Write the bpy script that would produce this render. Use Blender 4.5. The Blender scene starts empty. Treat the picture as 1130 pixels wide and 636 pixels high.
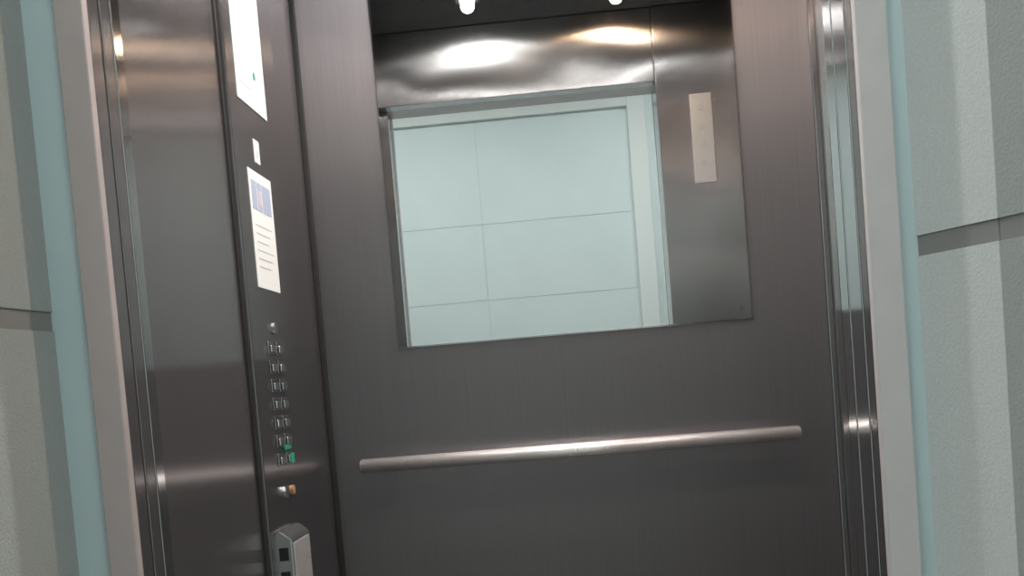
import bpy, bmesh, math
from mathutils import Vector, Matrix
S=bpy.context.scene
S.view_settings.view_transform='Standard'
S.view_settings.look='None'

# ---------------- materials ----------------
def nt(name):
    m=bpy.data.materials.new(name); m.use_nodes=True
    n=m.node_tree; b=n.nodes['Principled BSDF']
    return m,n,b
def simple(name,col,rough=.5,metal=0,emit=None,es=0,bump=0,bscale=60,var=0.0):
    m,n,b=nt(name)
    b.inputs['Base Color'].default_value=(*col,1)
    b.inputs['Roughness'].default_value=rough
    b.inputs['Metallic'].default_value=metal
    if emit:
        b.inputs['Emission Color'].default_value=(*emit,1); b.inputs['Emission Strength'].default_value=es
    g=n.nodes.new('ShaderNodeNewGeometry')
    t=n.nodes.new('ShaderNodeTexNoise'); t.inputs['Scale'].default_value=bscale; t.inputs['Detail'].default_value=6
    n.links.new(g.outputs['Position'],t.inputs['Vector'])
    if bump:
        bp=n.nodes.new('ShaderNodeBump'); bp.inputs['Strength'].default_value=bump; bp.inputs['Distance'].default_value=.004
        n.links.new(t.outputs['Fac'],bp.inputs['Height']); n.links.new(bp.outputs['Normal'],b.inputs['Normal'])
    if var:
        mr=n.nodes.new('ShaderNodeMapRange'); mr.inputs['From Min'].default_value=.3; mr.inputs['From Max'].default_value=.7
        mr.inputs['To Min'].default_value=1-var; mr.inputs['To Max'].default_value=1+var*.3
        n.links.new(t.outputs['Fac'],mr.inputs['Value'])
        vm=n.nodes.new('ShaderNodeVectorMath'); vm.operation='SCALE'; vm.inputs[0].default_value=col
        n.links.new(mr.outputs['Result'],vm.inputs['Scale']); n.links.new(vm.outputs['Vector'],b.inputs['Base Color'])
    return m
def steel(name,col,rough,aniso=.8,var=.12,rv=.06,metal=1.0,wave=0.0):
    m,n,b=nt(name)
    b.inputs['Metallic'].default_value=metal
    b.inputs['Anisotropic'].default_value=aniso
    g=n.nodes.new('ShaderNodeNewGeometry')
    cr=n.nodes.new('ShaderNodeVectorMath'); cr.operation='CROSS_PRODUCT'; cr.inputs[1].default_value=(0,0,1)
    ad=n.nodes.new('ShaderNodeVectorMath'); ad.operation='ADD'; ad.inputs[1].default_value=(1e-4,1e-4,0)
    n.links.new(g.outputs['True Normal'],cr.inputs[0]); n.links.new(cr.outputs[0],ad.inputs[0])
    n.links.new(ad.outputs[0],b.inputs['Tangent'])
    mp=n.nodes.new('ShaderNodeMapping'); mp.inputs['Scale'].default_value=(420,420,2.5)
    n.links.new(g.outputs['Position'],mp.inputs['Vector'])
    t=n.nodes.new('ShaderNodeTexNoise'); t.inputs['Scale'].default_value=1; t.inputs['Detail'].default_value=3
    n.links.new(mp.outputs[0],t.inputs['Vector'])
    t2=n.nodes.new('ShaderNodeTexNoise'); t2.inputs['Scale'].default_value=1.6; t2.inputs['Detail'].default_value=1
    n.links.new(g.outputs['Position'],t2.inputs['Vector'])
    ma=n.nodes.new('ShaderNodeMath'); ma.operation='ADD'
    n.links.new(t.outputs['Fac'],ma.inputs[0]); n.links.new(t2.outputs['Fac'],ma.inputs[1])
    mr=n.nodes.new('ShaderNodeMapRange'); mr.inputs['From Min'].default_value=.7; mr.inputs['From Max'].default_value=1.3
    mr.inputs['To Min'].default_value=1-var; mr.inputs['To Max'].default_value=1+var
    n.links.new(ma.outputs[0],mr.inputs['Value'])
    vm=n.nodes.new('ShaderNodeVectorMath'); vm.operation='SCALE'; vm.inputs[0].default_value=col
    n.links.new(mr.outputs['Result'],vm.inputs['Scale']); n.links.new(vm.outputs['Vector'],b.inputs['Base Color'])
    m2=n.nodes.new('ShaderNodeMapRange'); m2.inputs['From Min'].default_value=.3; m2.inputs['From Max'].default_value=.7
    m2.inputs['To Min'].default_value=rough-rv; m2.inputs['To Max'].default_value=rough+rv
    n.links.new(t2.outputs['Fac'],m2.inputs['Value']); n.links.new(m2.outputs['Result'],b.inputs['Roughness'])
    if wave:
        t3=n.nodes.new('ShaderNodeTexNoise'); t3.inputs['Scale'].default_value=4.0; t3.inputs['Detail'].default_value=0
        n.links.new(g.outputs['Position'],t3.inputs['Vector'])
        bp=n.nodes.new('ShaderNodeBump'); bp.inputs['Strength'].default_value=1; bp.inputs['Distance'].default_value=wave
        n.links.new(t3.outputs['Fac'],bp.inputs['Height']); n.links.new(bp.outputs['Normal'],b.inputs['Normal'])
    return m
M_back=steel('brushed_steel_back',(.272,.256,.266),.42,.8,.07,.03,.92)
M_side=steel('brushed_steel_side',(.345,.325,.33),.23,.95,.05,.02,.90)
M_front=steel('brushed_steel_front',(.60,.58,.58),.22,.98,.05,.02,1,.014)
M_cop=steel('brushed_steel_panel',(.27,.255,.262),.24,.95,.05,.02,.92)
M_jamb=steel('polished_steel_jamb',(.52,.51,.51),.12,.5,.05,.02)
M_rail=steel('satin_rail',(1,.965,.95),.27,.0,.02,.02,.74)
M_chrome=simple('chrome',(.75,.75,.75),.15,1)
M_mirror=simple('mirror_glass',(.91,.935,.93),.005,1)
M_dark=simple('dark_gap',(.012,.011,.011),.6)
M_ceil=simple('dark_cabin_ceiling',(.022,.019,.021),.22)
M_floor=simple('rubber_cabin_floor',(.08,.08,.08),.7,bump=.3,bscale=200)
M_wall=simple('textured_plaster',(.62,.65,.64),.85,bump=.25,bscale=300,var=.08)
M_wall_shade=simple('textured_plaster_shaded',(.37,.39,.38),.85,bump=.28,bscale=300,var=.08)  # same plaster, darkened: shade on the less lit facets put into base colour
M_paint=simple('smooth_mint_paint',(.48,.60,.61),.5,var=.03,bscale=8)
M_far=simple('mint_wall_panel',(.71,.775,.775),.55,var=.03,bscale=4)
M_seam=simple('seam_grey',(.25,.25,.24),.8)
M_fseam=simple('panel_seam',(.63,.70,.70),.8)
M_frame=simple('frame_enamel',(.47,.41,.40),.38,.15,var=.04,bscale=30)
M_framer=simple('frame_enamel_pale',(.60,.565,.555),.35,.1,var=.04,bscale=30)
M_lceil=simple('landing_ceiling_paint',(.77,.78,.77),.8)
M_lfloor=simple('landing_floor_tile',(.36,.36,.35),.4,var=.15,bscale=6)
M_paper=simple('laminated_paper',(.80,.81,.80),.3)
M_mintp=simple('mint_sign_plastic',(.66,.76,.72),.3)
M_text=simple('printed_text_grey',(.55,.57,.58),.5)
M_symbol=simple('symbol_grey',(.27,.27,.27),.5)
M_blue=simple('printed_blue',(.34,.39,.52),.5)
M_pink=simple('printed_red',(.55,.45,.50),.5)
M_green=simple('green_button_lens',(.02,.25,.16),.3,emit=(.02,.5,.28),es=.08)
M_orange=simple('amber_button_lens',(.35,.2,.10),.35,emit=(.9,.4,.08),es=.03)
M_black=simple('black_plastic',(.015,.015,.015),.35)
M_lampw=simple('lamp_warm',(1,1,1),.5,emit=(1,.66,.42),es=150)
M_lampc=simple('lamp_neutral',(1,1,1),.5,emit=(1,.97,.94),es=150)
M_panel=simple('fluorescent_diffuser',(1,1,1),.5,emit=(.95,1,.98),es=18.5)

# ---------------- mesh helpers ----------------
def obj(name,bm,mat,parent=None,smooth=False):
    me=bpy.data.meshes.new(name); bmesh.ops.recalc_face_normals(bm,faces=bm.faces[:])
    bm.to_mesh(me); bm.free()
    mats=mat if isinstance(mat,list) else [mat]
    for q in mats: me.materials.append(q)
    if smooth:
        for p in me.polygons: p.use_smooth=True
    o=bpy.data.objects.new(name,me); S.collection.objects.link(o)
    if parent: o.parent=parent
    return o
def addbox(bm,x0,x1,y0,y1,z0,z1,bev=0,mi=0):
    vs=[bm.verts.new((x,y,z)) for x in(x0,x1) for y in(y0,y1) for z in(z0,z1)]
    fs=[]
    for q in((0,1,3,2),(4,6,7,5),(0,4,5,1),(2,3,7,6),(0,2,6,4),(1,5,7,3)):
        f=bm.faces.new([vs[i] for i in q]); f.material_index=mi; fs.append(f)
    if bev:
        es=list({e for f in fs for e in f.edges})
        bmesh.ops.bevel(bm,geom=es,offset=bev,segments=2,affect='EDGES',profile=.5,material=mi)
def box(name,x0,x1,y0,y1,z0,z1,mat,bev=0,parent=None):
    bm=bmesh.new(); addbox(bm,x0,x1,y0,y1,z0,z1,bev); return obj(name,bm,mat,parent)
def addcyl(bm,c,axis,r,l,seg=24,r2=None,mi=0):
    v=Vector(axis).normalized(); rot=v.to_track_quat('Z','Y').to_matrix().to_4x4()
    g=bmesh.ops.create_cone(bm,cap_ends=True,segments=seg,radius1=r,radius2=r if r2 is None else r2,depth=l,
        matrix=Matrix.Translation(Vector(c))@rot)
    for f in {f for v in g['verts'] for f in v.link_faces}: f.material_index=mi
def empty(name):
    e=bpy.data.objects.new(name,None); S.collection.objects.link(e); return e
def prism(name,pts,z0,z1,mat,parent=None):
    bm=bmesh.new()
    lo=[bm.verts.new((x,y,z0)) for x,y in pts]; hi=[bm.verts.new((x,y,z1)) for x,y in pts]
    n=len(pts); bm.faces.new(lo); bm.faces.new(hi)
    for i in range(n): bm.faces.new((lo[i],lo[(i+1)%n],hi[(i+1)%n],hi[i]))
    return obj(name,bm,mat,parent)

# ---------------- cabin shell ----------------
XL,XR,YB,ZC=-.49,.71,1.21,2.25
OL,OR_=-.45,.45
box('wall_back',XL-.03,XR+.03,YB,YB+.03,0,ZC,M_back)
box('wall_left',XL-.03,XL,.10,YB,0,ZC,M_side)
box('wall_right',XR,XR+.03,.16,YB,0,ZC,M_side)
box('ceiling',XL-.03,XR+.03,.10,YB+.03,ZC,ZC+.03,M_ceil)
box('floor',XL-.03,XR+.03,.0,YB+.03,-.03,0,M_floor)
bm=bmesh.new()
addbox(bm,OR_,XR+.03,.13,.16,0,ZC,.002)
obj('wall_front',bm,M_front)
bm=bmesh.new()
addbox(bm,XL-.03,OR_-.002,.10,.155,2.01,ZC,.002)
obj('trim_1',bm,M_front)
box('trim_2',XR-.014,XR,YB-.014,YB,0,ZC,M_jamb,.002)
box('trim_3',XL,XL+.012,YB-.012,YB,0,ZC,M_dark,.002)
box('baseboard_back',XL,XR,YB-.012,YB,0,.12,M_jamb,.002)
# ---------------- jambs ----------------
e=empty('elevator_door_jamb')
for i,(a,b_,m) in enumerate([(.004,.034,M_side),(.034,.040,M_dark),(.040,.068,M_side),(.068,.072,M_dark),(.072,.10,M_jamb)]):
    ins=0 if m is not M_dark else .006
    box('jamb_strip_%d'%(i+1),OL-.04,OL-ins,a,b_,0,2.01,m,.0015 if ins==0 else 0,e)
e=empty('elevator_door_jamb')
for i,(a,b_,m) in enumerate([(.004,.030,M_side),(.030,.036,M_dark),(.036,.088,M_jamb),(.088,.093,M_dark),(.093,.13,M_jamb)]):
    ins=0 if m is not M_dark else .006
    box('jamb_strip_%d'%(i+1),OR_+ins,OR_+.04,a,b_,0,2.01,m,.0015 if ins==0 else 0,e)
box('elevator_sliding_door',OR_+.045,OR_+.5,.05,.09,0.01,2.03,M_front,.002)

# ---------------- landing frame & surround ----------------
box('trim_4',OL-.036,OL,-.012,.004,0,2.01,M_frame,.002)
box('trim_5',OR_,OR_+.036,-.012,.004,0,2.01,M_framer,.002)
box('trim_6',OL-.036,OR_+.036,-.012,.10,2.012,2.07,M_framer,.002)
box('trim_7',-.530,OL-.037,-.004,.02,0,2.6,M_paint)
box('trim_8',OR_+.037,.507,-.004,.02,0,2.6,M_paint)
ZS=1.18
def surround(name,pts,seampts,mat):
    e=empty(name)
    prism('panel_lower',pts,0,ZS-.012,mat,e)
    prism('seam',seampts,ZS-.012,ZS+.012,M_seam,e)
    prism('panel_upper',pts,ZS+.012,2.6,mat,e)
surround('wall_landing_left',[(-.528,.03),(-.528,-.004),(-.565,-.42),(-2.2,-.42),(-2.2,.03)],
         [(-.530,.02),(-.530,-.004),(-.567,-.418),(-2.2,-.418),(-2.2,.02)],M_wall_shade)
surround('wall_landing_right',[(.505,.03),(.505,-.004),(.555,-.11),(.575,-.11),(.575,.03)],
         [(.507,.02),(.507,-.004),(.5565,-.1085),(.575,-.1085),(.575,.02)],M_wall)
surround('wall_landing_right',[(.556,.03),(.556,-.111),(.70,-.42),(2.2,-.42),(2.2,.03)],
         [(.558,.02),(.558,-.110),(.702,-.418),(2.2,-.418),(2.2,.02)],M_wall_shade)
box('wall_landing_lintel',-.53,.507,-.004,.10,2.07,2.6,M_paint)
YO=-2.3
bm=bmesh.new(); addbox(bm,-2.2,2.2,YO-.08,YO-.003,0,2.9,0,1)
xs=[-2.2,-1.53,-.33,.87,2.2]; zs=[0,.68,1.11,1.54,1.97,2.9]
for i in range(4):
    for j in range(len(zs)-1):
        addbox(bm,xs[i]+.0015,xs[i+1]-.0015,YO-.01,YO,zs[j]+.0015,zs[j+1]-.0015,.0005,0)
obj('wall_opposite',bm,[M_far,M_fseam])
bm=bmesh.new()
addbox(bm,.53,.63,YO,YO+.03,0,2.62,.004); addbox(bm,-.9,.53,YO,YO+.03,2.55,2.62,.004)
obj('trim_9',bm,M_lceil)
box('wall_side_left',-2.23,-2.2,YO-.08,.03,0,2.9,M_far)
box('wall_side_right',2.2,2.23,YO-.08,.03,0,2.9,M_far)
box('ceiling_landing',-2.23,2.23,YO-.08,.03,2.9,2.93,M_lceil)
box('wall_landing_upper',-2.2,2.2,-.42,.03,2.6,2.9,M_lceil)
box('floor_landing',-2.23,2.23,YO-.08,0,-.03,0,M_lfloor)
for x in(-.9,.9):
    e=empty('ceiling_light_panel')
    box('diffuser',x-.55,x+.55,-1.35,-1.05,2.885,2.895,M_panel,0,e)
    bm=bmesh.new()
    addbox(bm,x-.58,x+.58,-1.38,-1.35,2.87,2.9,.002);addbox(bm,x-.58,x+.58,-1.05,-1.02,2.87,2.9,.002)
    addbox(bm,x-.58,x-.55,-1.35,-1.05,2.87,2.9,.002);addbox(bm,x+.55,x+.58,-1.35,-1.05,2.87,2.9,.002)
    obj('frame',bm,M_lceil,e)

# ---------------- mirror ----------------
e=empty('wall_mirror')
mx0,mx1,mz0,mz1=-.302,.525,1.165,2.12
box('mirror_glass',mx0,mx1,YB-.006,YB-.001,mz0,mz1,M_mirror,.001,e)
bm=bmesh.new()
t=.002
addbox(bm,mx0-t,mx0,YB-.0065,YB-.0005,mz0-t,mz1+t);addbox(bm,mx1,mx1+t,YB-.0065,YB-.0005,mz0-t,mz1+t)
addbox(bm,mx0,mx1,YB-.0065,YB-.0005,mz0-t,mz0);addbox(bm,mx0,mx1,YB-.0065,YB-.0005,mz1,mz1+t)
obj('edge_strip',bm,M_jamb,e)
box('maker_label',mx1-.028,mx1-.018,YB-.0066,YB-.006,mz0+.02,mz0+.030,M_cop,0,e)

# ---------------- handrail ----------------
e=empty('handrail')
def tube(name,pts,r,mat,parent,seg=20):
    bm=bmesh.new(); rings=[]
    P=[Vector(p) for p in pts]
    for i,p in enumerate(P):
        d=(P[min(i+1,len(P)-1)]-P[max(i-1,0)]).normalized()
        u=Vector((0,0,1)); w=d.cross(u).normalized()
        rings.append([bm.verts.new(p+r*(math.cos(a)*w+math.sin(a)*u)) for a in [2*math.pi*k/seg for k in range(seg)]])
    for a,b in zip(rings,rings[1:]):
        for k in range(seg): bm.faces.new((a[k],a[(k+1)%seg],b[(k+1)%seg],b[k]))
    bm.faces.new(rings[0]); bm.faces.new(rings[-1])
    return obj(name,bm,mat,parent,True)
rz,ry,rr=.895,YB-.055,.0165
x0,x1=-.408,.606
bm=bmesh.new(); addcyl(bm,((x0+x1)/2,ry,rz),(1,0,0),rr,x1-x0,40)
ends=[ed for ed in bm.edges if len(ed.link_faces)==2 and any(len(f.verts)>4 for f in ed.link_faces)]
bmesh.ops.bevel(bm,geom=ends,offset=.003,segments=3,affect='EDGES')
o=obj('rail_tube',bm,M_rail,e)
for p in o.data.polygons: p.use_smooth=len(p.vertices)==4
for x in(x0+.07,x1-.07):
    tube('bracket_arm',[(x,YB-.001,rz-.004),(x,ry+.008,rz-.004)],.006,M_chrome,e,12)
    bm=bmesh.new(); addcyl(bm,(x,YB-.003,rz-.004),(0,1,0),.012,.004); obj('flange',bm,M_back,e)

# ---------------- control panel ----------------
e=empty('elevator_control_panel')
XC=-.478
box('column_plate',XL+.001,XC,.63,1.10,.02,2.24,M_cop,.003,e)
box('shadow_joint_near',XL,XL+.004,.618,.63,.02,2.24,M_dark,0,e)
box('shadow_joint_far',XL,XL+.004,1.10,1.125,.02,2.24,M_dark,0,e)
bm=bmesh.new(); bb=bmesh.new()
for r in range(7):
    z=1.165-r*.036
    for c,y in enumerate((.745,.800)):
        addbox(bm,XC,XC+.003,y-.021,y+.021,z-.013,z+.013,.001)
        addbox(bb,XC+.003,XC+.008,y-.016,y+.014,z-.009,z+.006,.002)
obj('button_bezels',bm,M_jamb,e); obj('floor_buttons',bb,M_chrome,e)
bm=bmesh.new()
addcyl(bm,(XC+.003,.775,1.205),(1,0,0),.011,.006); obj('alarm_button',bm,M_chrome,e)
bm=bmesh.new(); addbox(bm,XC+.008,XC+.010,.785,.81,.938,.958,.001); addbox(bm,XC+.003,XC+.006,.765,.81,.966,.975,.001); obj('door_open_button',bm,M_green,e)
bm=bmesh.new(); addcyl(bm,(XC+.005,.79,.885),(1,0,0),.009,.008); obj('amber_indicator',bm,M_orange,e)
bm=bmesh.new(); addcyl(bm,(XC+.004,.745,.885),(1,0,0),.012,.007); obj('key_switch',bm,M_chrome,e)
def sheet(name,y0,y1,z0,z1,mat):
    e=empty(name); box('sheet',XC+.0002,XC+.0015,y0,y1,z0,z1,mat,.0004,e); return e
e=sheet('notice_sheet',.68,.87,1.63,1.93,M_mintp)
bm=bmesh.new()
addbox(bm,XC+.0015,XC+.002,.79,.83,1.66,1.685); addbox(bm,XC+.0015,XC+.002,.70,.77,1.665,1.672)
obj('printed_lines',bm,M_text,e)
bm=bmesh.new(); addcyl(bm,(XC+.0018,.80,1.70),(1,0,0),.008,.0008); obj('printed_icon',bm,M_green,e)
e=sheet('label_sticker',.755,.79,1.525,1.57,M_paper)
box('printed_mark',XC+.0015,XC+.002,.765,.78,1.535,1.55,M_text,0,e)
e=sheet('notice_sheet',.70,.85,1.28,1.505,M_paper)
bm=bmesh.new()
for a,b_ in((.712,.745),(.75,.775),(.78,.835)): addbox(bm,XC+.0015,XC+.002,a,b_,1.43,1.485)
obj('printed_picture',bm,M_blue,e)
box('printed_stamp',XC+.002,XC+.0024,.752,.772,1.44,1.47,M_pink,0,e)
bm=bmesh.new()
for i in range(6): addbox(bm,XC+.0015,XC+.002,.722,.825-(i%3)*.015,1.40-i*.016,1.402-i*.016)
obj('printed_lines',bm,M_text,e)

e=empty('intercom_box')
bx=XC+.034
bm=bmesh.new()
prof=[(XC,.60),(XC,.815),(XC+.012,.822),(bx,.805),(bx,.60)]
lo=[bm.verts.new((x,.65,z)) for x,z in prof]; hi=[bm.verts.new((x,.78,z)) for x,z in prof]
bm.faces.new(lo);bm.faces.new(hi)
for i in range(5): bm.faces.new((lo[i],lo[(i+1)%5],hi[(i+1)%5],hi[i]))
bmesh.ops.bevel(bm,geom=bm.edges[:],offset=.003,segments=2,affect='EDGES')
obj('housing',bm,M_chrome,e)
bm=bmesh.new(); addbox(bm,XC+.008,XC+.026,.648,.651,.765,.79,.001); addbox(bm,XC+.008,XC+.026,.648,.651,.72,.745,.001); obj('slot',bm,M_black,e)
box('front_plate',bx,bx+.002,.66,.77,.61,.797,M_rail,.001,e)

e=empty('indicator_plate')
box('plate',.556,.626,.16,.163,1.665,1.955,simple('plate_grey',(.30,.295,.297),.4,.1),.001,e)
bm=bmesh.new()
for k in range(4): addcyl(bm,(.59,.1632,1.91-k*.06),(0,1,0),.010,.0015)
obj('symbols',bm,M_symbol,e)

# ---------------- ceiling spots ----------------
for (x,y,m,c) in((-.13,.385,M_lampc,(1,.97,.95)),(.33,.335,M_lampw,(1,.78,.60)),(-.13,.94,M_lampc,(1,.97,.95)),(.33,.94,M_lampc,(1,.95,.90))):
    e=empty('ceiling_spotlight')
    bm=bmesh.new()
    addcyl(bm,(x,y,ZC-.002),(0,0,1),.036,.004,32); obj('bezel',bm,M_chrome,e)
    bm=bmesh.new(); addcyl(bm,(x,y,ZC-.006),(0,0,1),.022,.004); obj('lens',bm,m,e)
    l=bpy.data.lights.new('spot_lamp','SPOT'); l.energy=23; l.color=c; l.spot_size=math.radians(150); l.spot_blend=.7; l.shadow_soft_size=.02
    lo_=bpy.data.objects.new('spot_lamp',l); lo_.location=(x,y,ZC-.02); S.collection.objects.link(lo_); lo_.parent=e

w=bpy.data.worlds.new('world'); S.world=w; w.use_nodes=True
w.node_tree.nodes['Background'].inputs[0].default_value=(.6,.65,.65,1); w.node_tree.nodes['Background'].inputs[1].default_value=.3

# ---------------- camera ----------------
cam=bpy.data.cameras.new('camera'); co=bpy.data.objects.new('camera',cam); S.collection.objects.link(co)
f=1150.; px,py=565.,480.
vy=Vector((628-px,py-418,-f)).normalized()
k=(-.082*(628-px)+(py-418))/f
vz=Vector((-.082,1,k)).normalized(); vx=vy.cross(vz)
M=Matrix((vx,vy,vz))
co.matrix_world=Matrix.Translation((.092,-1.247,1.06))@M.to_4x4()
cam.sensor_width=36; cam.lens=f/1130*36; cam.shift_y=(py-318)/1130; cam.clip_start=.01
S.camera=co
